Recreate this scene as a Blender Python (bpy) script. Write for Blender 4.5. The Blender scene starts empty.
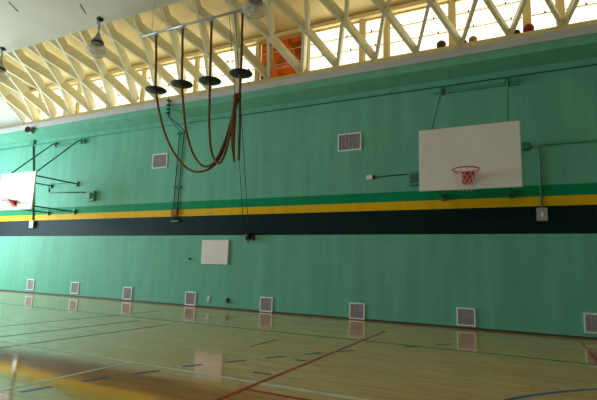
import bpy, bmesh, math, random
from mathutils import Vector, Matrix
random.seed(7)
PI = math.pi
S = 0.86                      # plan units -> metres
ZF = -.03                     # floor level
KF = 1 - ZF/1.33
sc = bpy.context.scene
col = sc.collection

# ------------------------------------------------------------ camera, world, light, exposure
def camera():
    yaw, pitch, roll = math.radians(26.5705), math.radians(8.478), math.radians(1.782)
    f = Vector((-math.sin(yaw)*math.cos(pitch), math.cos(yaw)*math.cos(pitch), math.sin(pitch)))
    r = Vector((math.cos(yaw), math.sin(yaw), 0)); d = f.cross(r)
    c, s = math.cos(roll), math.sin(roll)
    R, Dn = c*r - s*d, s*r + c*d
    cam = bpy.data.cameras.new('camera'); o = bpy.data.objects.new('camera', cam); col.objects.link(o)
    m = Matrix(((R.x, -Dn.x, -f.x, 0), (R.y, -Dn.y, -f.y, -12.21*S), (R.z, -Dn.z, -f.z, 1.33*S), (0, 0, 0, 1)))
    o.matrix_world = m
    cam.sensor_width = 36; cam.lens = 455/597*36; cam.clip_start = .05; cam.clip_end = 300
    sc.camera = o
camera()
w = bpy.data.worlds.new('world'); sc.world = w; w.use_nodes = True
wn = w.node_tree; bg = wn.nodes['Background']
bg.inputs[0].default_value = (1.0, .97, .84, 1); bg.inputs[1].default_value = 1.9
def area(name, loc, rot, sx, sy, power, color):
    l = bpy.data.lights.new(name, 'AREA'); l.shape = 'RECTANGLE'; l.size = sx*S; l.size_y = sy*S
    l.energy = power; l.color = color
    o = bpy.data.objects.new(name, l); col.objects.link(o)
    o.location = Vector(loc)*S; o.rotation_euler = rot
    return o
# daylight through the tall windows of the left end wall
area('daylight_end_windows', (-23.7, -5.2, 3.6), (0, -PI/2, 0), 5.2, 7.0, 1050, (.74, .93, 1))
# daylight through the clerestory on the opposite side of the hall
area('daylight_far_clerestory', (-8, -21.6, 7.6), (math.radians(75), 0, 0), 26, 1.4, 370, (1, .95, .88))
# added up-light, out of view below the front clerestory; brightens the roof boarding
area('clerestory_uplight', (-9, 1.6, 6.6), (math.radians(-145), 0, 0), 26, 1.8, 420, (1, .96, .86))
vs = sc.view_settings
vs.view_transform = 'Standard'; vs.look = 'None'; vs.exposure = .1; vs.gamma = 1; vs.use_curve_mapping = False

# ------------------------------------------------------------ helpers
class MB:
    """collects geometry in plan units; build() links it as one mesh object"""
    def __init__(s): s.v = []; s.f = []; s.smooth = []
    def add(s, vs_, fs, sm=False):
        b = len(s.v); s.v += [Vector(v) for v in vs_]
        for f in fs: s.f.append([b+i for i in f]); s.smooth.append(sm)
        return s
    def box(s, a, b):
        x0, y0, z0 = a; x1, y1, z1 = b
        return s.add([(x0,y0,z0),(x1,y0,z0),(x1,y1,z0),(x0,y1,z0),(x0,y0,z1),(x1,y0,z1),(x1,y1,z1),(x0,y1,z1)],
            [(0,3,2,1),(4,5,6,7),(0,1,5,4),(1,2,6,5),(2,3,7,6),(3,0,4,7)])
    def tube(s, pts, r, n=8, closed=False, caps=True):
        P = [Vector(p) for p in pts]; m = len(P); rr = r if isinstance(r, (list, tuple)) else [r]*m
        vs_ = []; up = None
        for i in range(m):
            if closed: t = P[(i+1) % m]-P[i-1]
            else: t = P[min(i+1, m-1)]-P[max(i-1, 0)]
            t.normalize()
            if up is None:
                up = Vector((0,0,1)) if abs(t.z) < .9 else Vector((1,0,0))
            a = t.cross(up)
            if a.length < 1e-4: a = t.orthogonal()
            a.normalize(); b = a.cross(t); b.normalize(); up = b
            for k in range(n):
                q = 2*PI*k/n; vs_.append(P[i]+rr[i]*(math.cos(q)*a+math.sin(q)*b))
        fs = []
        for i in range(m if closed else m-1):
            for k in range(n):
                i2 = (i+1) % m
                fs.append((i*n+k, i*n+(k+1) % n, i2*n+(k+1) % n, i2*n+k))
        s.add(vs_, fs, True)
        if caps and not closed:
            s.add(vs_[:n], [tuple(range(n))][:1]); s.add(vs_[-n:], [tuple(range(n))[::-1]])
        return s
    def lathe(s, c, prof, n=32, sm=True, mod=None):
        c = Vector(c); vs_ = []
        for r, z in prof:
            for k in range(n):
                q = 2*PI*k/n; rr = r*(1+(mod(k) if mod else 0))
                vs_.append(c+Vector((rr*math.cos(q), rr*math.sin(q), z)))
        fs = [(i*n+k, i*n+(k+1) % n, (i+1)*n+(k+1) % n, (i+1)*n+k) for i in range(len(prof)-1) for k in range(n)]
        return s.add(vs_, fs, sm)
    def prism_x(s, prof, x0, x1):
        n = len(prof)
        return s.add([(x0,y,z) for y,z in prof]+[(x1,y,z) for y,z in prof],
            [(i, (i+1) % n, n+(i+1) % n, n+i) for i in range(n)]+[tuple(range(n))[::-1], tuple(range(n, 2*n))])
    def bar(s, p, q, w, h, nrm):
        """plank from p to q: bottom centreline p-q, width w, height h along nrm"""
        p, q, nrm = Vector(p), Vector(q), Vector(nrm); t = (q-p).normalized(); a = t.cross(nrm).normalized(); u = a.cross(t).normalized()
        if u.dot(nrm) < 0: u = -u
        vs_ = [e+sx*a*w/2+sz*u*h for e in (p, q) for sx, sz in ((-1,0),(1,0),(1,1),(-1,1))]
        return s.add(vs_, [(0,1,2,3),(7,6,5,4),(0,4,5,1),(1,5,6,2),(2,6,7,3),(3,7,4,0)])
    def build(s, name, m, parent=None, origin=None, bevel=0):
        o0 = Vector(origin) if origin is not None else (Vector(parent['_o']) if parent is not None else Vector((0,0,0)))
        me = bpy.data.meshes.new(name)
        me.from_pydata([tuple((v-o0)*S) for v in s.v], [], s.f)
        me.polygons.foreach_set('use_smooth', s.smooth)
        bm = bmesh.new(); bm.from_mesh(me); bmesh.ops.remove_doubles(bm, verts=bm.verts, dist=1e-5)
        bmesh.ops.recalc_face_normals(bm, faces=bm.faces); bm.to_mesh(me); bm.free()
        me.materials.append(m)
        o = bpy.data.objects.new(name, me); col.objects.link(o)
        o['_o'] = tuple(o0)
        if parent is not None:
            o.parent = parent; o.location = (o0-Vector(parent['_o']))*S
        else: o.location = o0*S
        if bevel:
            b = o.modifiers.new('bevel', 'BEVEL'); b.width = bevel*S; b.segments = 2; b.limit_method = 'ANGLE'
        return o
def tag(o, label, cat, group=None):
    o['label'] = label; o['category'] = cat
    if group: o['group'] = group
    return o
def empty(name, loc, label, cat, group=None):
    o = bpy.data.objects.new(name, None); col.objects.link(o); o.location = Vector(loc)*S; o['_o'] = tuple(loc)
    o.empty_display_size = .1
    return tag(o, label, cat, group)
def struct(o): o['kind'] = 'structure'; return o
def cleanup():
    for o in list(col.objects):
        if '_o' in o: del o['_o']
def copy_tree(o, delta, parent=None):
    c = o.copy(); col.objects.link(c)
    if parent is None: c.location = o.location+Vector(delta)*S
    else: c.parent = parent
    for ch in list(o.children): copy_tree(ch, delta, c)
    return c

# ------------------------------------------------------------ materials
def mat(name, colr, rough=.6, metal=0, noise=None, bump=None, spec=None, coat=0, trans=0):
    m = bpy.data.materials.new(name); m.use_nodes = True; nt = m.node_tree; b = nt.nodes['Principled BSDF']
    b.inputs['Base Color'].default_value = (*colr, 1); b.inputs['Roughness'].default_value = rough
    b.inputs['Metallic'].default_value = metal; b.inputs['Coat Weight'].default_value = coat
    if spec is not None: b.inputs['Specular IOR Level'].default_value = spec
    if trans: b.inputs['Transmission Weight'].default_value = trans
    tc = nt.nodes.new('ShaderNodeTexCoord')
    if noise:
        scale, amt = noise
        n = nt.nodes.new('ShaderNodeTexNoise'); n.inputs['Scale'].default_value = scale; n.inputs['Detail'].default_value = 5
        nt.links.new(tc.outputs['Object'], n.inputs['Vector'])
        r = nt.nodes.new('ShaderNodeValToRGB'); r.color_ramp.elements[0].position = .3; r.color_ramp.elements[1].position = .7
        r.color_ramp.elements[0].color = (*[c*(1-amt) for c in colr], 1); r.color_ramp.elements[1].color = (*[min(1, c*(1+amt)) for c in colr], 1)
        nt.links.new(n.outputs['Fac'], r.inputs['Fac']); nt.links.new(r.outputs['Color'], b.inputs['Base Color'])
    if bump:
        scale, st = bump
        n = nt.nodes.new('ShaderNodeTexNoise'); n.inputs['Scale'].default_value = scale; n.inputs['Detail'].default_value = 4
        nt.links.new(tc.outputs['Object'], n.inputs['Vector'])
        bp = nt.nodes.new('ShaderNodeBump'); bp.inputs['Strength'].default_value = st; bp.inputs['Distance'].default_value = .02
        nt.links.new(n.outputs['Fac'], bp.inputs['Height']); nt.links.new(bp.outputs['Normal'], b.inputs['Normal'])
    return m
def N(nt, t, **k):
    n = nt.nodes.new(t)
    for a, v in k.items(): setattr(n, a, v)
    return n
def srgb(r, g, b):
    f = lambda c: (c/255/12.92) if c/255 <= .04045 else ((c/255+.055)/1.055)**2.4
    return (f(r), f(g), f(b))

C_WALL = srgb(114, 186, 163); C_GRN = srgb(0, 146, 98); C_YEL = srgb(240, 188, 8); C_BLK = srgb(3, 36, 42)
def wall_material():
    m = bpy.data.materials.new('painted_block_wall'); m.use_nodes = True; nt = m.node_tree; L = nt.links; b = nt.nodes['Principled BSDF']
    tc = N(nt, 'ShaderNodeTexCoord'); sp = N(nt, 'ShaderNodeSeparateXYZ'); L.new(tc.outputs['Object'], sp.inputs[0])
    mr = N(nt, 'ShaderNodeMapRange'); mr.inputs['From Min'].default_value = 0; mr.inputs['From Max'].default_value = 10*S
    L.new(sp.outputs['Z'], mr.inputs['Value'])
    rp = N(nt, 'ShaderNodeValToRGB'); cr = rp.color_ramp; cr.interpolation = 'CONSTANT'
    cr.elements[0].position = 0; cr.elements[0].color = (*C_WALL, 1)
    cr.elements[1].position = .229; cr.elements[1].color = (*C_BLK, 1)
    for p, c in ((.294, C_YEL), (.318, C_GRN), (.345, C_WALL)):
        e = cr.elements.new(p); e.color = (*c, 1)
    L.new(mr.outputs['Result'], rp.inputs['Fac'])
    # uneven paint: soft vertical streaks and blotches
    mp = N(nt, 'ShaderNodeMapping'); mp.inputs['Scale'].default_value = (1.6, 1, .16); L.new(tc.outputs['Object'], mp.inputs['Vector'])
    n1 = N(nt, 'ShaderNodeTexNoise'); n1.inputs['Scale'].default_value = 2.2; n1.inputs['Detail'].default_value = 6; L.new(mp.outputs[0], n1.inputs['Vector'])
    r1 = N(nt, 'ShaderNodeMapRange'); r1.inputs['To Min'].default_value = .88; r1.inputs['To Max'].default_value = 1.12
    r1.inputs['From Min'].default_value = .25; r1.inputs['From Max'].default_value = .75; L.new(n1.outputs['Fac'], r1.inputs['Value'])
    mx = N(nt, 'ShaderNodeVectorMath', operation='SCALE'); L.new(rp.outputs['Color'], mx.inputs[0]); L.new(r1.outputs[0], mx.inputs['Scale'])
    # block joints
    cx = N(nt, 'ShaderNodeCombineXYZ'); L.new(sp.outputs['X'], cx.inputs['X']); L.new(sp.outputs['Z'], cx.inputs['Y'])
    br = N(nt, 'ShaderNodeTexBrick'); br.inputs['Scale'].default_value = 1; br.inputs['Brick Width'].default_value = .4; br.inputs['Row Height'].default_value = .2
    br.inputs['Mortar Size'].default_value = .008; br.inputs['Mortar Smooth'].default_value = .6
    br.inputs['Color1'].default_value = (1,1,1,1); br.inputs['Color2'].default_value = (.97,.97,.97,1); br.inputs['Mortar'].default_value = (.92,.92,.92,1)
    L.new(cx.outputs[0], br.inputs['Vector'])
    m2 = N(nt, 'ShaderNodeMix', data_type='RGBA', blend_type='MULTIPLY'); m2.inputs['Factor'].default_value = 1
    L.new(mx.outputs[0], m2.inputs['A']); L.new(br.outputs['Color'], m2.inputs['B']); L.new(m2.outputs['Result'], b.inputs['Base Color'])
    b.inputs['Roughness'].default_value = .55; b.inputs['Specular IOR Level'].default_value = .12
    n2 = N(nt, 'ShaderNodeTexNoise'); n2.inputs['Scale'].default_value = 3.0; n2.inputs['Detail'].default_value = 5; L.new(tc.outputs['Object'], n2.inputs['Vector'])
    b1 = N(nt, 'ShaderNodeBump'); b1.inputs['Strength'].default_value = .35; b1.inputs['Distance'].default_value = .03; L.new(n2.outputs['Fac'], b1.inputs['Height'])
    b2 = N(nt, 'ShaderNodeBump'); b2.inputs['Strength'].default_value = .12; b2.inputs['Distance'].default_value = .006
    L.new(br.outputs['Color'], b2.inputs['Height']); L.new(b1.outputs['Normal'], b2.inputs['Normal']); L.new(b2.outputs['Normal'], b.inputs['Normal'])
    return m
def floor_material():
    m = bpy.data.materials.new('varnished_maple_floor'); m.use_nodes = True; nt = m.node_tree; L = nt.links; b = nt.nodes['Principled BSDF']
    tc = N(nt, 'ShaderNodeTexCoord')
    br = N(nt, 'ShaderNodeTexBrick'); br.inputs['Scale'].default_value = 1; br.inputs['Brick Width'].default_value = 1.1; br.inputs['Row Height'].default_value = .057
    br.offset = .37; br.inputs['Mortar Size'].default_value = .0012; br.inputs['Mortar Smooth'].default_value = .5
    br.inputs['Color1'].default_value = (*srgb(238, 190, 124), 1); br.inputs['Color2'].default_value = (*srgb(226, 166, 90), 1); br.inputs['Mortar'].default_value = (*srgb(132, 100, 58), 1)
    L.new(tc.outputs['Object'], br.inputs['Vector'])
    mp = N(nt, 'ShaderNodeMapping'); mp.inputs['Scale'].default_value = (1, 9, 1); L.new(tc.outputs['Object'], mp.inputs['Vector'])
    n1 = N(nt, 'ShaderNodeTexNoise'); n1.inputs['Scale'].default_value = 2.4; n1.inputs['Detail'].default_value = 7; L.new(mp.outputs[0], n1.inputs['Vector'])
    r1 = N(nt, 'ShaderNodeMapRange'); r1.inputs['From Min'].default_value = .25; r1.inputs['From Max'].default_value = .75
    r1.inputs['To Min'].default_value = .74; r1.inputs['To Max'].default_value = 1.2; L.new(n1.outputs['Fac'], r1.inputs['Value'])
    mx = N(nt, 'ShaderNodeVectorMath', operation='SCALE'); L.new(br.outputs['Color'], mx.inputs[0]); L.new(r1.outputs[0], mx.inputs['Scale'])
    # worn yellow paint band and brown scuffed varnish beside it
    sp = N(nt, 'ShaderNodeSeparateXYZ'); L.new(tc.outputs['Object'], sp.inputs[0])
    n3 = N(nt, 'ShaderNodeTexNoise'); n3.inputs['Scale'].default_value = 1.6; n3.inputs['Detail'].default_value = 4; L.new(tc.outputs['Object'], n3.inputs['Vector'])
    def math_(op, a, bb=None):
        q = N(nt, 'ShaderNodeMath', operation=op)
        for i, x in enumerate((a, bb)):
            if x is None: continue
            if isinstance(x, (int, float)): q.inputs[i].default_value = x
            else: L.new(x, q.inputs[i])
        return q.outputs[0]
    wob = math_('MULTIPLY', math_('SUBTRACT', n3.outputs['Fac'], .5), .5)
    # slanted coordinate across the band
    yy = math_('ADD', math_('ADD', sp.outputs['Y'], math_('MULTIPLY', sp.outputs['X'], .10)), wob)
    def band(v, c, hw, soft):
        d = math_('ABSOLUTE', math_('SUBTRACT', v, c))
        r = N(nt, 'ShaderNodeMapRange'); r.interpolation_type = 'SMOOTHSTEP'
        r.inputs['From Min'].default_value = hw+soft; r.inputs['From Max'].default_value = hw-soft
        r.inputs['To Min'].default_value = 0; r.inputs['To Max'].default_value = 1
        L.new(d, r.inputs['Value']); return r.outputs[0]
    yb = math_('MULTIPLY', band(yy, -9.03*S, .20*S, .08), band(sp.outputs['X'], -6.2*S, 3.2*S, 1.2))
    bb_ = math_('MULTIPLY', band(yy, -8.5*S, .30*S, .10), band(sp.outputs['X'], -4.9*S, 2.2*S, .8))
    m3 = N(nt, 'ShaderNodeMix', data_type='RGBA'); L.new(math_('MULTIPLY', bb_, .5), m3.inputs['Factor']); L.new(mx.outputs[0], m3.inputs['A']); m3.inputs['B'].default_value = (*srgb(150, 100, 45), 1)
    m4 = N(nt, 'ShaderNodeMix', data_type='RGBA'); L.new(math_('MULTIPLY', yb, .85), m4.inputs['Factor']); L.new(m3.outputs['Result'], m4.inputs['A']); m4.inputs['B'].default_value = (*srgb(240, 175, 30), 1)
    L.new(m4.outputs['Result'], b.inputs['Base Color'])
    b.inputs['Roughness'].default_value = .075; b.inputs['Specular IOR Level'].default_value = .75
    b.inputs['IOR'].default_value = 1.55
    n2 = N(nt, 'ShaderNodeTexNoise'); n2.inputs['Scale'].default_value = 1.3; n2.inputs['Detail'].default_value = 3; L.new(mp.outputs[0], n2.inputs['Vector'])
    b1 = N(nt, 'ShaderNodeBump'); b1.inputs['Strength'].default_value = .04; b1.inputs['Distance'].default_value = .003; L.new(n2.outputs['Fac'], b1.inputs['Height'])
    L.new(b1.outputs['Normal'], b.inputs['Normal'])
    return m
M = {}
M['wall'] = wall_material(); M['floor'] = floor_material()
M['plainwall'] = mat('pale_green_end_wall', srgb(150, 190, 170), .5, noise=(1.5, .05))
M['sheet'] = mat('acoustic_ceiling_sheet', srgb(206, 203, 192), .8, noise=(.9, .05), bump=(30, .15))
M['beam'] = mat('cream_painted_timber', srgb(224, 216, 182), .5, noise=(4, .06), bump=(12, .1))
M['roof'] = mat('cream_roof_boarding', srgb(236, 220, 165), .6, noise=(2, .08), bump=(8, .15))
M['cheek'] = mat('white_painted_boarding', srgb(225, 228, 226), .6, noise=(2, .05))
M['ledge'] = mat('lavender_white_ledge_paint', srgb(196, 196, 200), .5, noise=(3, .06))
M['sill'] = mat('ochre_cream_sill_paint', srgb(220, 200, 144), .5, noise=(3, .1))
M['sash'] = mat('cream_sash_paint', srgb(220, 204, 152), .5, noise=(5, .06))
M['base'] = mat('dark_rubber_cove_base', srgb(70, 62, 56), .6, noise=(5, .1))
M['white'] = mat('white_enamel', srgb(246, 238, 240), .35, noise=(2, .04))
M['frame_w'] = mat('white_vent_frame', srgb(245, 246, 248), .45, noise=(6, .05))
M['grille'] = mat('grey_lilac_grille', srgb(186, 176, 190), .5, noise=(10, .1))
M['dark'] = mat('dark_recess', srgb(96, 90, 102), .8, noise=(5, .1))
M['greenmetal'] = mat('green_painted_steel', srgb(30, 108, 84), .4, noise=(6, .15))
M['greenbox'] = mat('wall_green_painted_steel', srgb(86, 158, 130), .45, noise=(6, .1))
M['orange'] = mat('orange_rim_paint', srgb(214, 52, 24), .35, noise=(8, .08))
M['net'] = mat('white_net_cord', srgb(215, 215, 215), .8, noise=(30, .1))
M['rope'] = mat('brown_manila_rope', srgb(120, 78, 44), .85, noise=(25, .3), bump=(60, .6))
M['disc'] = mat('dark_green_disc_paint', srgb(28, 33, 28), .6, noise=(6, .15))
M['bar'] = mat('galvanised_pipe', srgb(190, 192, 200), .35, metal=.5, noise=(6, .08))
M['cable'] = mat('dark_steel_cable', srgb(50, 56, 50), .5, metal=.4, noise=(20, .1))
M['black'] = mat('black_iron', srgb(34, 28, 26), .5, metal=.3, noise=(15, .3))
M['rust'] = mat('rusty_brown_metal', srgb(150, 92, 30), .7, noise=(20, .35))
M['steel'] = mat('grey_steel_box', srgb(150, 150, 146), .35, metal=.6, noise=(10, .12))
M['ball_red'] = mat('red_rubber_ball', srgb(140, 34, 22), .6, noise=(10, .1), bump=(80, .2))
M['ball_dark'] = mat('dark_maroon_ball', srgb(74, 30, 20), .6, noise=(10, .1))
M['ball_tan'] = mat('tan_leather_ball', srgb(186, 140, 60), .6, noise=(10, .1), bump=(80, .2))
def line_mat(n, c, r=.2): return mat(n, c, r, noise=(9, .12))
M['l_green'] = line_mat('green_line_paint', srgb(6, 132, 66)); M['l_white'] = line_mat('white_line_paint', srgb(225, 232, 230))
M['l_red'] = line_mat('red_line_paint', srgb(190, 20, 14)); M['l_brown'] = line_mat('faded_maroon_line_paint', srgb(128, 60, 48))
M['l_dgreen'] = line_mat('dark_green_line_paint', srgb(24, 74, 52)); M['l_blue'] = line_mat('blue_line_paint', srgb(8, 84, 190)); M['l_navy'] = line_mat('navy_line_paint', srgb(14, 56, 128))
M['l_dark'] = line_mat('black_line_paint', srgb(40, 46, 44))
def glass_mat(name, colr, mixf, emit=None):
    m = bpy.data.materials.new(name); m.use_nodes = True; nt = m.node_tree; L = nt.links
    out = nt.nodes['Material Output']; nt.nodes.remove(nt.nodes['Principled BSDF'])
    tr = N(nt, 'ShaderNodeBsdfTransparent'); tr.inputs[0].default_value = (*colr, 1)
    gl = N(nt, 'ShaderNodeBsdfGlossy'); gl.inputs['Roughness'].default_value = .1
    tl = N(nt, 'ShaderNodeBsdfTranslucent'); tl.inputs[0].default_value = (*colr, 1)
    tc = N(nt, 'ShaderNodeTexCoord'); no = N(nt, 'ShaderNodeTexNoise'); no.inputs['Scale'].default_value = 3; no.inputs['Detail'].default_value = 5
    L.new(tc.outputs['Object'], no.inputs['Vector'])
    rp = N(nt, 'ShaderNodeValToRGB'); rp.color_ramp.elements[0].position = .35; rp.color_ramp.elements[1].position = .65
    rp.color_ramp.elements[0].color = (*[c*(.94 if colr[2] > .5 else .35) for c in colr], 1); rp.color_ramp.elements[1].color = (*colr, 1)
    L.new(no.outputs['Fac'], rp.inputs['Fac']); L.new(rp.outputs['Color'], tr.inputs[0])
    a = N(nt, 'ShaderNodeMixShader'); a.inputs[0].default_value = mixf; L.new(tr.outputs[0], a.inputs[1]); L.new(tl.outputs[0], a.inputs[2])
    b = N(nt, 'ShaderNodeMixShader'); b.inputs[0].default_value = .04; L.new(a.outputs[0], b.inputs[1]); L.new(gl.outputs[0], b.inputs[2])
    L.new(b.outputs[0], out.inputs['Surface'])
    return m
M['pane'] = glass_mat('dusty_window_glass', (.97, .96, .9), .12)
M['pane_orange'] = glass_mat('orange_plastic_glazing', (.42, .16, .006), .2)
def lampglass():
    m = bpy.data.materials.new('prismatic_lamp_glass'); m.use_nodes = True; nt = m.node_tree; L = nt.links
    out = nt.nodes['Material Output']; p = nt.nodes['Principled BSDF']
    p.inputs['Base Color'].default_value = (.82, .84, .82, 1); p.inputs['Roughness'].default_value = .12
    tc = N(nt, 'ShaderNodeTexCoord'); wv = N(nt, 'ShaderNodeTexWave', bands_direction='Z'); wv.inputs['Scale'].default_value = 9; L.new(tc.outputs['Object'], wv.inputs['Vector'])
    bp = N(nt, 'ShaderNodeBump'); bp.inputs['Strength'].default_value = .6; bp.inputs['Distance'].default_value = .02; L.new(wv.outputs['Fac'], bp.inputs['Height']); L.new(bp.outputs['Normal'], p.inputs['Normal'])
    tr = N(nt, 'ShaderNodeBsdfTransparent'); tr.inputs[0].default_value = (.9, .9, .86, 1)
    a = N(nt, 'ShaderNodeMixShader'); a.inputs[0].default_value = .34; L.new(tr.outputs[0], a.inputs[1]); L.new(p.outputs[0], a.inputs[2]); L.new(a.outputs[0], out.inputs['Surface'])
    return m
M['lampglass'] = lampglass()

# ------------------------------------------------------------ setting
X0, X1, YB = -24.0, 9.0, -22.0
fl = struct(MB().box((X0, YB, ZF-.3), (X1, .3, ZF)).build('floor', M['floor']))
# front wall: block wall with a corbelled bond beam along its head
prof = [(0,ZF), (0,6.50), (-.50,6.65), (-.50,6.86), (.3,6.86), (.3,ZF)]
wf = struct(MB().prism_x(prof, X0, X1).build('wall_front', M['wall']))
struct(MB().box((X0-.3, YB, ZF), (X0, .3, 12)).build('wall_left', M['plainwall']))
struct(MB().box((X1, YB, ZF), (X1+.3, .3, 12)).build('wall_right', M['plainwall']))
struct(MB().box((X0, YB-.3, ZF), (X1, YB, 12)).build('wall_back', M['plainwall']))
struct(MB().box((X0, -.015, ZF), (X1, 0, ZF+.045)).build('baseboard_front', M['base']))
struct(MB().box((X0, -.54, 6.86), (X1, .3, 7.07)).build('trim_1', M['ledge'], bevel=.01))
struct(MB().box((X0, -.02, 7.07), (X1, .40, 7.45)).build('trim_2', M['sill']))
struct(MB().box((X0, .10, 8.93), (X1, .40, 9.06)).build('trim_3', M['sill']))

YS = [.0, -1.0, -2.3, -2.8, -3.8, -5, -8, -11, -14, -18, -20, -22]
ZS = [7.42, 8.2, 8.77, 8.93, 9.24, 9.6, 10.15, 10.35, 10.2, 9.3, 8.4, 7.4]
def vz(y):
    if y >= 0: return ZS[0]+.78*(0-y)*-1
    for i in range(len(YS)-1):
        if YS[i] >= y >= YS[i+1]:
            t = (YS[i]-y)/(YS[i]-YS[i+1]); return ZS[i]+t*(ZS[i+1]-ZS[i])
    return ZS[-1]
def vn(y):
    d = (vz(y-.3)-vz(y+.3)) / .6
    return Vector((0, d, 1)).normalized()
# ceiling sheets under the vault, stopping short of the clerestory except at the left end
c = MB(); XE = 9.0
ys = [-2.8]+YS[4:]
for a, b in zip(ys[:-1], ys[1:]):
    t = .05
    c.add([(X0,a,vz(a)),(XE,a,vz(a)),(XE,b,vz(b)),(X0,b,vz(b)),(X0,a,vz(a)+t),(XE,a,vz(a)+t),(XE,b,vz(b)+t),(X0,b,vz(b)+t)],
        [(0,1,2,3),(7,6,5,4),(0,4,5,1),(2,6,7,3),(0,3,7,4),(1,5,6,2)])
def xe(y): return -20.12
ys2 = [-.02, -1.0, -2.3, -2.8]
for a, b in zip(ys2[:-1], ys2[1:]):
    t = .04
    za, zb = vz(a)-.02, vz(b)-.0
    c.add([(X0,a,za),(xe(a),a,za),(xe(b),b,zb),(X0,b,zb),(X0,a,za+t),(xe(a),a,za+t),(xe(b),b,zb+t),(X0,b,zb+t)],
        [(0,1,2,3),(7,6,5,4),(0,4,5,1),(2,6,7,3),(0,3,7,4),(1,5,6,2)])
ceil = struct(c.build('ceiling', M['sheet']))
MB().add([(X0,.5,9.04),(XE,.5,9.04),(XE,-3.5,10.0),(X0,-3.5,10.0),(X0,.5,9.10),(XE,.5,9.10),(XE,-3.5,10.06),(X0,-3.5,10.06)],
    [(0,1,2,3),(7,6,5,4),(0,4,5,1),(2,6,7,3),(0,3,7,4),(1,5,6,2)]).build('roof_boarding', M['roof'], ceil)
cx = -20.1
MB().add([(cx,.05,7.3),(cx,.05,9.1),(cx,-3.4,9.7),(cx,-3.4,9.1),(cx,-2.3,8.85),(cx,-1,8.25),
          (cx-.1,.05,7.3),(cx-.1,.05,9.1),(cx-.1,-3.4,9.7),(cx-.1,-3.4,9.1),(cx-.1,-2.3,8.85),(cx-.1,-1,8.25)],
    [(0,1,2,3,4,5),(11,10,9,8,7,6),(0,6,7,1),(1,7,8,2),(2,8,9,3),(3,9,10,4),(4,10,11,5),(5,11,6,0)]).build('cheek_panel', M['cheek'], ceil)
# thin dark slots in the sheets
for a, b in (((-14.44, -4.40), (-14.515, -4.03)), ((-12.05, -3.63), (-12.2, -3.30))):
    MB().bar((*a, vz(a[1])-.012), (*b, vz(b[1])-.012), .03, .02, (0,0,1)).build('ceiling_slot', M['dark'], ceil)

# lamella lattice of planks
PW, PH = .09, .36
def row(r):
    y = [0.0, -1.0, -2.3, -3.7][r]; return y, [7.42, 8.2, 8.77, 9.42][r]
def node(i, r):     # i counted in half cells to the left of X=1.06
    y, z = row(r); return Vector((1.06-.6025*i, y+.0, z))
def plank(pts, off, w=PW):
    m = MB()
    for a, b in zip(pts[:-1], pts[1:]):
        n = vn((a.y+b.y)/2)
        m.bar(a+Vector((off,0,0)), b+Vector((off,0,0)), w, PH, n)
    m.build('roof_beam', M['beam'], ceil)
for k in range(-6, 19):
    i = 2*k
    # "\" plank foot -> row 2 (rises to the left), continuous past row 1
    plank([node(i,0)+Vector((-.03,.0,0)), node(i+1,1), node(i+2,2)], 0)
    # "/" plank foot -> row 1 (rises to the right), butts against the other
    if k > -6: plank([node(i,0)+Vector((.05,0,0)), node(i-1,1)+Vector((-.03,0,0))], -.02)
    # "/" plank row 1 -> row 3, set a little to the right of the joint
    plank([node(i+1,1)+Vector((.05,-.05,0)), node(i,2), node(i-1,3)], .02)
    # "\" plank row 2 -> above the sheets
    plank([node(i,2)+Vector((-.05,-.04,0)), node(i+1,3)], 0)

# ------------------------------------------------------------ clerestory windows
posts = []
base = [(-4.23,'n'), (-3.47,'w'), (-1.60,'w'), (.27,'n')]
P = []
for n in range(-5, 2):
    for x, k in base[:3]: P.append((x+4.5*n+ (4.5 if False else 0), k))
P = sorted([(x-0.0, k) for x, k in P if x > -20.5 and x < 6])
wy = .30
wi = 0
for (xa, k), (xb, _) in zip(P[:-1], P[1:]):
    wi += 1
    orange = abs(xa+8.12) < .35 and abs(xb+6.1) < .6
    f = MB(); z0, z1 = 7.45, 8.93
    f.box((xa-.075, wy-.08, z0), (xa+.075, wy+.08, z1))
    w_ = struct(f.build('window_%d' % wi, M['sash']))
    s = MB(); s.box((xa+.075, wy-.03, z0), (xb-.075, wy+.03, z0+.05)); s.box((xa+.075, wy-.03, z1-.05), (xb-.075, wy+.03, z1)); s.box((xa+.075, wy-.03, z0), (xa+.105, wy+.03, z1)); s.box((xb-.105, wy-.03, z0), (xb-.075, wy+.03, z1))
    s.build('window_frame', M['sash'], w_)
    for z in (8.02, 8.49): MB().box((xa+.11, wy-.025, z-.014), (xb-.11, wy+.025, z+.014)).build('muntin', M['sash'], w_)
    MB().box((xa+.12, wy+.005, z0+.04), (xb-.12, wy+.012, z1-.04)).build('pane', M['pane_orange'] if orange else M['pane'], w_)
    for fx in ((.3, .8) if k != 'n' else (.55,)):
        x = xa+(xb-xa)*fx
        MB().tube([(x-.12, wy-.04, 8.47), (x, wy-.14, 8.04)], .009, 5).build('stay_arm', M['sash'], w_)
        MB().box((x-.02, wy-.06, 8.03), (x+.02, wy-.02, 8.07)).box((x-.14, wy-.06, 8.5), (x-.1, wy-.02, 8.54)).build('latch', M['cable'], w_)

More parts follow.
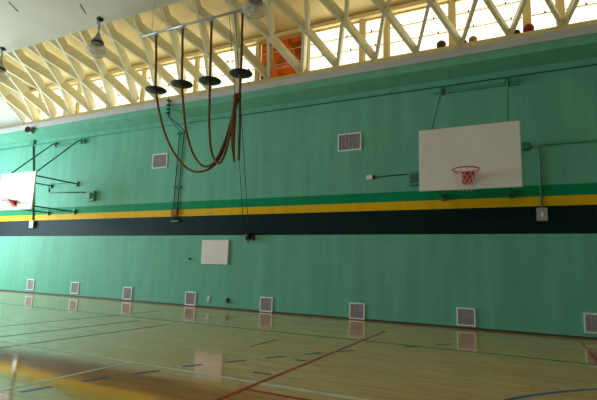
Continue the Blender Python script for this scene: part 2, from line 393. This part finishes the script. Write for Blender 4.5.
# ------------------------------------------------------------ floor markings (parts of the floor)
ZL = .0025
def G(p): return Vector((p[0]*KF, -12.21+(p[1]+12.21)*KF, 0))
def fline(name, a, b, wd, m, ztop=ZL):
    a, b = G(a), G(b); t = (b-a).normalized(); n = Vector((-t.y, t.x, 0))*wd/2
    v = [a-n, b-n, b+n, a+n]
    MB().add([(*p.xy, ZF-.01) for p in v]+[(*p.xy, ZF+ztop) for p in v], [(0,3,2,1),(4,5,6,7),(0,1,5,4),(1,2,6,5),(2,3,7,6),(3,0,4,7)]).build(name, m, fl)
def fpoly(name, pts, wd, m, ztop=ZL):
    P_ = [G(p) for p in pts]; lo = []; hi = []
    for i, p in enumerate(P_):
        t = (P_[min(i+1, len(P_)-1)]-P_[max(i-1, 0)]).normalized(); n = Vector((-t.y, t.x, 0))*wd/2; lo.append(p-n); hi.append(p+n)
    n = len(P_); v = [(*p.xy, ZF+ztop) for p in lo]+[(*p.xy, ZF+ztop) for p in hi]
    MB().add(v, [(i, i+1, n+i+1, n+i) for i in range(n-1)]).build(name, m, fl)
fline('green_line', (X0, -3.63), (X1, -3.63), .085, M['l_green'])
fline('white_line', (X0, -7.45), (X1, -7.45), .07, M['l_white'], .003)
fline('white_cross_line', (-4.84, -7.48), (-4.84, -14.5), .05, M['l_white'])
fline('maroon_line', (-9.38, -2.1), (-9.38, -14), .065, M['l_brown'])
fline('dark_green_line', (-8.15, -4.0), (-8.15, -14), .065, M['l_dgreen'])
fline('maroon_line', (-7.15, -4.2), (-7.15, -14), .065, M['l_brown'])
fline('red_lane_line', (-2.86, -2.0), (-2.80, -9.5), .06, M['l_red'], .0035)
fline('red_lane_line', (.96, -.9), (.96, -7.75), .06, M['l_red'])
fline('red_free_throw_line', (-2.83, -7.77), (1.0, -7.77), .055, M['l_red'])
dash = [((-4.64,-9.1),(-4.57,-8.80),'b'), ((-4.5,-8.49),(-4.42,-8.2),'n'), ((-4.3,-7.92),(-4.17,-7.62),'n'), ((-4.1,-7.3),(-3.97,-7.03),'b'),
        ((-3.8,-6.74),(-3.65,-6.45),'n'), ((-3.5,-6.16),(-3.33,-5.88),'n'), ((-3.15,-5.55),(-2.98,-5.26),'n'), ((-2.79,-5.03),(-2.62,-4.73),'n'), ((-2.0,-3.86),(-1.83,-3.66),'n'), ((-1.55,-3.28),(-1.33,-3.05),'n')]
for a, b, c_ in dash: fline('blue_dash', a, b, .06, M['l_blue'] if c_ == 'b' else M['l_navy'])
arc = []
for k in range(25):
    q = math.radians(170-k*4.4); arc.append((4.435+5.5*math.cos(q), -9.495+5.5*math.sin(q)))
fpoly('blue_arc', arc, .055, M['l_blue'])
fline('dark_tick', (-4.19,-5.45), (-4.2,-4.55), .045, M['l_dgreen'])
fline('dark_tick', (-3.16,-7.02), (-2.9,-7.02), .045, M['l_dark'])
fline('dark_tick', (-3.08,-6.0), (-2.9,-5.98), .045, M['l_dark'])

# ------------------------------------------------------------ vents
def vent(x, z, w_, h_, label, group, src=None):
    root = empty('wall_vent', (x, 0, z-h_/2), label, 'vent', group)
    m = MB(); t = .034
    m.box((x-w_/2, -.03, z-h_/2), (x+w_/2, 0, z-h_/2+t)); m.box((x-w_/2, -.03, z+h_/2-t), (x+w_/2, 0, z+h_/2))
    m.box((x-w_/2, -.03, z-h_/2+t), (x-w_/2+t, 0, z+h_/2-t)); m.box((x+w_/2-t, -.03, z-h_/2+t), (x+w_/2, 0, z+h_/2-t))
    m.build('vent_frame', M['frame_w'], root)
    g = MB(); n = int((h_-2*t)/.034)
    for k in range(n):
        zz = z-h_/2+t+(k+.5)*(h_-2*t)/n
        g.add([(x-w_/2+t,-.020,zz-.012),(x+w_/2-t,-.020,zz-.012),(x+w_/2-t,-.004,zz+.012),(x-w_/2+t,-.004,zz+.012),
               (x-w_/2+t,-.026,zz-.006),(x+w_/2-t,-.026,zz-.006),(x+w_/2-t,-.010,zz+.016),(x-w_/2+t,-.010,zz+.016)],
            [(0,1,2,3),(7,6,5,4),(0,4,5,1),(1,5,6,2),(2,6,7,3),(3,7,4,0)])
    for k in range(1, 6):
        xx = x-w_/2+k*w_/6; g.box((xx-.006, -.028, z-h_/2+t), (xx+.006, -.004, z+h_/2-t))
    g.build('grille', M['grille'], root)
    MB().box((x-w_/2+t, -.004, z-h_/2+t), (x+w_/2-t, -.001, z+h_/2-t)).build('vent_backing', M['dark'], root)
    return root
lab = ['small white framed floor level vent at the far left end of green wall',
 'floor level vent below the left basketball hoop, second from left end',
 'floor level vent third from the left end, left of the hanging ropes',
 'floor level vent just left of and below the white wall panel',
 'floor level vent right of the white wall panel, below the iron cable winch',
 'floor level vent where the red floor line points, between white panel and right hoop',
 'floor level vent directly below the right white backboard',
 'floor level vent cut by the right edge of the photo, below the conduit box']
vx = [-18.3, -15.62, -12.83, -9.97, -7.08, -4.2, -1.375, 1.33]
vzs = [.31, .30, .24, .22, .21, .21, .26, .32]
for x, z, l in zip(vx, vzs, lab): vent(x, z, .44, .44, l, 'square vents along the foot of the wall')
vent(-4.49, 5.02, .72, .53, 'grey louvred vent high on wall left of the right backboard', 'vents high on the wall')
vent(-11.78, 5.02, .70, .54, 'grey louvred vent high on wall left of the hanging ropes', 'vents high on the wall')

# ------------------------------------------------------------ basketball hoops
def hoop(cx, loc_label, sm='greenmetal'):
    hw = 1.045; z0, z1 = 3.12, 4.535; yf = -1.95
    root = empty('basketball_hoop', (cx, 0, 3.2), loc_label, 'basketball hoop', 'white wall mounted basketball hoops')
    bb = MB().box((cx-hw, yf, z0), (cx+hw, yf+.045, z1)).build('backboard', M['white'], root, bevel=.012)
    fr = MB()
    for x in (cx-.74, cx+.74): fr.box((x-.04, yf+.045, z0+.02), (x+.04, yf+.10, z1-.02))
    for z in (z0+.2, z1-.2): fr.box((cx-.8, yf+.055, z-.035), (cx+.8, yf+.105, z+.035))
    fr.build('backing_frame', M['greenmetal'], root)
    # rim: ring, plate, braces, hooks
    rz, rr, yc = 3.46, .262, yf-.16-.262-.03
    ring = [(cx+rr*math.cos(2*PI*k/40), yc+rr*math.sin(2*PI*k/40), rz) for k in range(40)]
    rim = MB().tube(ring, .014, 8, closed=True)
    rim.tube([(cx-.07, yf-.02, rz-.12), (cx-.235, yc+.12, rz-.012)], .01, 6).tube([(cx+.07, yf-.02, rz-.12), (cx+.235, yc+.12, rz-.012)], .01, 6)
    for k in range(12):
        q = 2*PI*(k+.5)/12; rim.tube([(cx+rr*math.cos(q), yc+rr*math.sin(q), rz-.012), (cx+rr*.97*math.cos(q), yc+rr*.97*math.sin(q), rz-.035)], .005, 5)
    rm = rim.build('rim', M['orange'], root)
    pl = MB().box((cx-.13, yf-.02, rz-.24), (cx+.13, yf, rz+.03))
    pl.add([(cx-.10,yf-.02,rz+.012),(cx+.10,yf-.02,rz+.012),(cx+.09,yf-.20,rz+.012),(cx-.09,yf-.20,rz+.012),(cx-.10,yf-.02,rz-.012),(cx+.10,yf-.02,rz-.012),(cx+.09,yf-.20,rz-.012),(cx-.09,yf-.20,rz-.012)],
        [(0,1,2,3),(7,6,5,4),(0,4,5,1),(1,5,6,2),(2,6,7,3),(3,7,4,0)])
    pl.add([(cx-.09,yf-.02,rz-.2),(cx+.09,yf-.02,rz-.2),(cx+.09,yf-.17,rz-.012),(cx-.09,yf-.17,rz-.012),(cx-.09,yf-.02,rz-.012),(cx+.09,yf-.02,rz-.012)], [(0,1,2,3),(0,3,4),(1,5,2),(3,2,5,4)])
    pl.build('rim_bracket', M['orange'], root)
    nt = MB(); levels = [(1.0, -.035), (.86, -.12), (.74, -.20), (.66, -.28), (.63, -.36), (.66, -.43)]
    n = 12
    for k in range(n):
        for sgn in (1, -1):
            pts = []
            for j, (f, dz) in enumerate(levels):
                q = 2*PI*(k+.5+sgn*.5*(j % 2))/n
                pts.append((cx+rr*f*math.cos(q), yc+rr*f*math.sin(q), rz+dz))
            nt.tube(pts, .0048, 4, caps=False)
    nt.build('net', M['net'], root)
    # wall struts, arms, rails
    for sx in (-1, 1):
        ax = cx+sx*.80
        MB().tube([(ax, -.06, 3.27), (ax, yf+.10, 3.27)], .028, 8).build('lower_arm', M['greenmetal'], root)
        MB().tube([(ax, -.06, 4.40), (ax, yf+.10, 4.40)], .028, 8).build('upper_arm', M['greenmetal'], root)
        MB().tube([(ax, -.04, 6.14), (ax, -.10, 6.20), (ax, -.18, 6.16), (ax, -.26, 6.08), (ax, yf+.10, 4.47)], .026, 8).build('strut', M[sm], root)
        for z in (3.27, 4.40, 6.17):
            MB().box((ax-.05, -.07, z-.10), (ax+.05, 0, z+.10)).tube([(ax-.07, -.085, z), (ax+.07, -.085, z)], .022, 8).build('wall_bracket', M['greenmetal'], root, bevel=.006)
        MB().box((ax-.07, yf+.06, 4.28), (ax+.07, yf+.12, 4.54)).build('corner_plate', M['steel'], root)
    MB().box((cx-1.02, -.05, 6.10), (cx+.98, 0, 6.17)).box((cx+.98, -.12, 6.06), (cx+1.04, 0, 6.24)).build('wall_rail', M['greenbox'], root)
    MB().tube([(cx-.8, -.3, 3.27), (cx+.8, -.3, 3.27)], .016, 6).build('cross_bar', M['greenmetal'], root)
    MB().tube([(cx-.8, -.3, 4.4), (cx+.8, -.3, 4.4)], .012, 6).build('cross_bar', M['greenmetal'], root)
    return root
hoop(-1.045, 'basketball hoop on right half of wall with white backboard and full net in view', 'greenbox')
hoop(-16.88, 'basketball hoop at left edge of photo with green struts visible beside backboard')

# ------------------------------------------------------------ white panel
tag(MB().box((-9.61, -.05, 1.36), (-8.55, 0, 2.15)).build('wall_panel', M['white'], origin=(-9.08, 0, 1.36), bevel=.008),
    'blank white rectangular panel fixed on the green wall below the black stripe', 'panel')

# ------------------------------------------------------------ conduits, boxes
def conduit(pts, r, label, m='greenbox', name='conduit'):
    o = MB().tube(pts, r, 8).build(name, M[m], origin=pts[0]); return tag(o, label, 'conduit')
conduit([(X0+.1, -.022, 6.31), (8.9, -.022, 6.31)], .013, 'long thin horizontal conduit running along wall just under the beam', 'greenmetal')
conduit([(.39, -.025, 2.93), (.39, -.025, 4.40), (.41, -.025, 4.44), (.46, -.025, 4.46), (8.9, -.025, 4.50)], .022, 'conduit rising from outlet box beside right backboard then turning right', 'greenbox')
def ebox(cx, cz, w_, h_, d, label, m='steel'):
    root = empty('outlet_box', (cx, 0, cz-h_/2), label, 'outlet box')
    MB().box((cx-w_/2, -d, cz-h_/2), (cx+w_/2, 0, cz+h_/2)).build('box_body', M[m], root, bevel=.008)
    MB().box((cx-w_/2+.02, -d-.012, cz-h_/2+.02), (cx+w_/2-.02, -d, cz+h_/2-.02)).build('cover_plate', M[m], root, bevel=.004)
    MB().box((cx-.025, -d-.02, cz-.06), (cx+.025, -d-.012, cz+.06)).build('receptacle', M['white'], root)
    return root
ebox(.39, 2.76, .24, .32, .10, 'grey outlet box on black stripe below vertical conduit at right')
ebox(-18.6, 2.80, .28, .30, .10, 'grey outlet box on black stripe under the left backboard')
conduit([(-18.62, -.03, 2.98), (-18.95, -.03, 5.0), (-19.2, -.03, 6.27)], .03, 'dark green vertical conduit behind the left backboard', 'greenmetal')
ju = empty('junction_box', (-19.25, -.03, 6.30), 'small green junction box at top of the left vertical conduit', 'junction box')
MB().box((-19.36, -.10, 6.34), (-19.12, 0, 6.60)).build('box_body', M['greenbox'], ju)
sp_ = empty('loudspeaker', (-18.62, -.6, 6.62), 'small grey and black horn mounted on beam at left end of the wall', 'horn')
MB().box((-18.80, -.60, 6.62), (-18.52, -.505, 6.90)).build('housing', M['steel'], sp_, bevel=.02)
MB().tube([(-18.68, -.60, 6.76), (-18.66, -.66, 6.76), (-18.64, -.72, 6.76)], [.03, .07, .13], 14).build('horn', M['black'], sp_)
# alarm box beside left hoop with its feed
al = empty('alarm_box', (-15.13, 0, 3.62), 'grey green alarm box on wall right of the left backboard', 'alarm box')
MB().box((-15.36, -.14, 3.66), (-14.94, 0, 4.06)).build('box_body', M['greenbox'], al, bevel=.015)
MB().tube([(-15.13, -.14, 3.86), (-15.13, -.18, 3.86), (-15.13, -.20, 3.86)], [.14, .11, .02], 18).build('gong', M['greenbox'], al)
conduit([(-15.36, -.02, 4.03), (-17.75, -.02, 4.12), (-17.82, -.02, 4.16), (-17.82, -.02, 4.40)], .02, 'thin conduit from alarm box towards the left backboard', 'greenmetal')
# right alarm box and pull cord outlet
ra = empty('wall_box', (-2.58, 0, 3.6), 'wall green metal box half hidden by the right backboard edge', 'box')
MB().box((-2.76, -.16, 3.62), (-2.44, 0, 3.98)).build('box_body', M['greenbox'], ra, bevel=.015)
MB().box((-2.70, -.18, 3.68), (-2.50, -.16, 3.92)).build('cover_plate', M['greenmetal'], ra, bevel=.006)
so = empty('outlet_box', (-3.85, 0, 3.86), 'tiny white outlet on wall left of the right backboard', 'outlet')
MB().box((-3.95, -.06, 3.86), (-3.78, 0, 3.98)).build('box_body', M['white'], so, bevel=.006)
MB().box((-3.78, -.05, 3.875), (-3.72, 0, 3.965)).build('connector', M['black'], so)
conduit([(-3.72, -.02, 3.92), (-2.76, -.02, 3.95)], .012, 'thin cable between tiny white outlet and green metal box', 'cable', 'cable')
sb = empty('wall_bracket_box', (.11, 0, 4.38), 'small green box on wall just right of the right backboard', 'box')
MB().box((.04, -.12, 4.36), (.20, 0, 4.54)).build('box_body', M['greenmetal'], sb, bevel=.01)
MB().tube([(.20, -.05, 4.43), (.26, -.05, 4.43)], .012, 6).build('nipple', M['greenmetal'], sb)
# small fittings low on the wall
a = empty('switch_plate', (-9.25, 0, .15), 'small white plate on wall below the white panel', 'plate')
MB().box((-9.28, -.02, .16), (-9.20, 0, .34)).build('cover_plate', M['white'], a); MB().box((-9.25, -.035, .22), (-9.23, -.02, .27)).build('toggle', M['white'], a)
a = empty('valve', (-8.50, 0, .16), 'small dark green fitting on wall below right side of the white panel', 'fitting')
MB().box((-8.53, -.05, .17), (-8.45, 0, .32)).build('fitting_body', M['disc'], a, bevel=.01); MB().tube([(-8.49, -.09, .25), (-8.49, -.05, .25)], .02, 8).build('stem', M['black'], a)
a = empty('round_switch', (-10.12, 0, 1.48), 'tiny dark knob on wall left of the white panel', 'knob')
MB().tube([(-10.12, -.06, 1.52), (-10.12, 0, 1.52)], .03, 10).build('knob_body', M['black'], a); MB().box((-10.17, -.012, 1.47), (-10.07, 0, 1.57)).build('knob_plate', M['greenbox'], a)

# ------------------------------------------------------------ twin cables / rods at left of ropes
tw = empty('twin_conduit', (-10.95, 0, 2.9), 'pair of thin dark pipes on wall with rusty yellow box, left of hanging ropes', 'pipes')
MB().tube([(-10.98, -.035, 2.85), (-10.93, -.035, 6.05), (-11.02, -.56, 6.42), (-11.02, -.56, 6.6)], .018, 6).build('pipe', M['greenmetal'], tw)
MB().tube([(-10.80, -.035, 2.85), (-10.72, -.035, 6.05), (-10.97, -.56, 6.40), (-10.97, -.56, 6.6)], .018, 6).build('pipe', M['cable'], tw)
MB().tube([(-11.0, -.56, 6.60), (-11.05, -.58, 7.12)], .02, 6).build('riser', M['greenmetal'], tw)
for z in (6.5, 6.64, 6.80, 6.96): MB().lathe((-11.02, -.60, z), [(.01,0),(.07,.01),(.09,.04),(.05,.07),(.01,.08)], 14).build('insulator', M['greenmetal'], tw)
for z in (5.95, 4.0, 2.8): MB().box((-11.03, -.06, z-.03), (-10.68, 0, z+.03)).build('pipe_clamp', M['greenmetal'], tw)
MB().box((-11.0, -.12, 3.0), (-10.74, 0, 3.22)).build('rusty_box', M['rust'], tw, bevel=.015)

# ------------------------------------------------------------ climbing rope beam, ropes, discs
BY = -3.0
bz = 8.0
bm_ = empty('rope_beam', (-8.1, BY, bz), 'long galvanised pipe under the ceiling carrying the four climbing ropes', 'pipe')
MB().tube([(-9.95, BY, bz), (-5.75, BY, bz)], .034, 10).build('pipe', M['bar'], bm_)
for x in (-9.6, -7.9, -6.2):
    MB().tube([(x, BY, bz+.03), (x, BY, 9.0)], .008, 6).build('hanger_rod', M['bar'], bm_)
rx_ = [-9.42, -8.43, -7.42, -6.42]
for x in rx_:
    MB().tube([(x+.06*math.cos(q*PI/8), BY, bz+.0+.075*math.sin(q*PI/8)) for q in range(16)], .014, 6, closed=True).box((x-.05, BY-.05, bz-.11), (x+.05, BY+.05, bz-.045)).build('rope_clamp', M['bar'], bm_)
def spline(pts, n=6):
    P_ = [Vector(p) for p in pts]; out = []
    for i in range(len(P_)-1):
        p0 = P_[max(i-1,0)]; p1 = P_[i]; p2 = P_[i+1]; p3 = P_[min(i+2,len(P_)-1)]
        for k in range(n):
            t = k/n; out.append(.5*((2*p1)+(-p0+p2)*t+(2*p0-5*p1+4*p2-p3)*t*t+(-p0+3*p1-3*p2+p3)*t**3))
    out.append(P_[-1]); return out
def rope(i, path, yoff, disc, label):
    x = rx_[i]; dx, dz = disc
    root = empty('climbing_rope', (x, BY, bz-.11), label, 'climbing rope', 'climbing ropes drawn together under the ceiling')
    pts = [(x, BY, bz-.10), ((x+dx)/2, BY, (bz+dz)/2), (dx, BY, dz)]+[(px, BY+yoff*min(1, j/3), pz) for j, (px, pz) in enumerate(path, 1)]
    MB().tube(spline(pts), .032, 8).build('rope_line', M['rope'], root)
    d = MB().lathe((dx, BY, dz), [(.033,.09),(.05,.08),(.07,.025),(.295,.012),(.30,0),(.295,-.012),(.033,-.014)], 28)
    d.build('disc', M['disc'], root)
    MB().lathe((dx, BY, dz-.06), [(.033,.045),(.05,.03),(.05,-.03),(.033,-.04)], 12).build('knot', M['rope'], root)
    return root
rope(0, [(-8.96,5.2),(-8.57,4.45),(-8.11,3.94),(-7.69,3.75),(-7.24,3.82),(-6.92,4.15),(-6.68,4.84),(-6.50,5.55)], .10, (-9.25, 6.21), 'leftmost climbing rope, hanging in the widest loop and drawn up to right')
rope(1, [(-8.2,5.6),(-8.05,4.9),(-7.8,4.3),(-7.58,4.0),(-7.34,3.85),(-7.03,3.95),(-6.75,4.48),(-6.60,5.0),(-6.48,5.55)], 0.0, (-8.31, 6.24), 'second climbing rope from left, looping under its dark disc')
rope(2, [(-7.29,5.5),(-7.22,4.81),(-7.06,4.14),(-6.82,3.87),(-6.63,4.19),(-6.54,4.65),(-6.48,5.05),(-6.44,5.6)], -.10, (-7.35, 6.18), 'third climbing rope from left, in the narrowest loop')
r4 = rope(3, [(-6.39,5.7),(-6.37,5.3),(-6.36,4.8),(-6.35,4.3),(-6.34,3.95)], .06, (-6.37, 6.22), 'rightmost climbing rope, hanging straight with the other ropes tied to it')
MB().tube([(-6.44, BY-.06, 5.6), (-6.48, BY-.06, 5.2), (-6.48, BY-.06, 4.7), (-6.45, BY-.07, 4.3), (-6.40, BY-.05, 3.88)], [.04,.06,.065,.05,.02], 8).build('rope_tail', M['rope'], r4)
MB().lathe((-6.44, BY, 5.60), [(.06,.09),(.10,.06),(.11,0),(.10,-.06),(.06,-.09)], 14).build('lashing', M['rope'], r4)
# hoist winch and its two thin lines
wn_ = empty('winch', (-7.76, 0, 2.2), 'dark iron cable winch fixed at the lower edge of black stripe', 'winch')
MB().box((-7.92, -.03, 2.14), (-7.60, 0, 2.40)).build('winch_plate', M['black'], wn_)
MB().tube([(-7.84, -.11, 2.28), (-7.66, -.11, 2.28)], .105, 14).build('drum', M['black'], wn_)
MB().tube([(-7.68, -.11, 2.28), (-7.60, -.11, 2.28), (-7.60, -.16, 2.16), (-7.54, -.16, 2.16)], .016, 6).build('crank_handle', M['rust'], wn_)
MB().tube([(-7.78, -.13, 2.18), (-7.74, -.14, 2.06), (-7.79, -.13, 2.10)], .02, 6).build('hook', M['rust'], wn_)
tag(MB().tube([(-7.76, -.13, 2.41), (-6.66, BY, bz-.05)], .010, 5).build('hoist_line', M['cable'], origin=(-7.76, -.13, 2.36)),
    'thin dark hoist line from winch up to rope pipe, right of its pair', 'cable', 'hoist lines')
tag(MB().tube([(-8.0, -.05, 2.55), (-6.84, BY, bz-.05)], .008, 5).build('hoist_line', M['cable'], origin=(-8.0, -.05, 2.55)),
    'thin dark hoist line left of its pair, ending above the winch', 'cable', 'hoist lines')

# ------------------------------------------------------------ hanging lamps
def lamp(x, y, label):
    zt = 8.50; hk = vz(y)
    root = empty('pendant_lamp', (x, y, 7.66), label, 'lamp', 'glass pendant lamps under the ceiling')
    ch = MB(); z = hk-.02; k = 0
    while z > zt+.04:
        pts = []
        for q in range(10):
            a_ = 2*PI*q/10; u, v = .025*math.cos(a_), .045*math.sin(a_)
            pts.append((x+(u if k % 2 else 0), y+(0 if k % 2 else u), z-.035+v))
        ch.tube(pts, .008, 5, closed=True); z -= .07; k += 1
    ch.build('chain', M['cable'], root)
    MB().lathe((x, y, hk-.05), [(.11,.05),(.11,.02),(.05,0),(.0,-.0)], 16).tube([(x-.09, y, hk-.02), (x-.10, y, hk-.14), (x-.03, y, hk-.17)], .014, 6).build('ceiling_hook', M['black'], root)
    MB().lathe((x, y, 8.2), [(.0,.31),(.05,.30),(.07,.22),(.11,.16),(.16,.06),(.16,.0)], 24).build('socket_cap', M['steel'], root)
    MB().lathe((x, y, 8.2), [(.16,.03),(.19,.01),(.20,-.03),(.18,-.05),(.16,-.03)], 24).build('collar', M['black'], root)
    MB().lathe((x, y, 8.15), [(.18,0),(.24,-.06),(.29,-.14),(.32,-.24),(.32,-.29),(.26,-.35),(.19,-.41),(.09,-.45),(0,-.46)], 48, mod=lambda k: .02*(k % 2)).build('lamp_shade', M['lampglass'], root)
    MB().lathe((x, y, 7.90), [(0,.16),(.05,.14),(.09,.02),(.07,-.05),(0,-.09)], 16).build('bulb', M['white'], root)
    return root
lamp(-11.90, -3.0, 'glass pendant lamp above the gap between left hoop and ropes')
lamp(-6.05, -3.0, 'glass pendant lamp at top of photo behind end of rope pipe')
lamp(-17.0, -3.0, 'glass pendant lamp cut off by the left edge of the photo')

# ------------------------------------------------------------ balls stuck on the ledge
def ball(x, y, r, m, label):
    o = MB(); pr = [(r*math.sin(PI*k/14), -r*math.cos(PI*k/14)) for k in range(15)]
    o.lathe((x, y, 7.45+r), pr, 24)
    s_ = o.build('ball', M[m], origin=(x, y, 7.45)); tag(s_, label, 'ball', 'balls stuck on the wall ledge')
    seam = MB(); seam.tube([(x+(r*1.002)*math.cos(q*PI/12), y, 7.45+r+(r*1.002)*math.sin(q*PI/12)) for q in range(24)], r*.02, 5, closed=True)
    seam.tube([(x, y+(r*1.002)*math.cos(q*PI/12), 7.45+r+(r*1.002)*math.sin(q*PI/12)) for q in range(24)], r*.02, 5, closed=True)
    seam.build('seam', M['ball_dark'], s_)
for b_ in []: pass
BALLS = [(-1.88, .13, 'ball_dark', 'maroon ball on ledge above the left part of right backboard'),
         (-1.28, .08, 'ball_dark', 'small dark ball at foot of roof beams above the right backboard'),
         (-1.05, .11, 'ball_tan', 'tan ball on ledge just right of a small dark ball'),
         (.02, .085, 'ball_dark', 'small dark ball on ledge just left of the bright red ball'),
         (.29, .135, 'ball_red', 'bright red ball on ledge near upper right of photo')]
for x, r, m, l in BALLS: ball(x, .12, r, m, l)
cleanup()
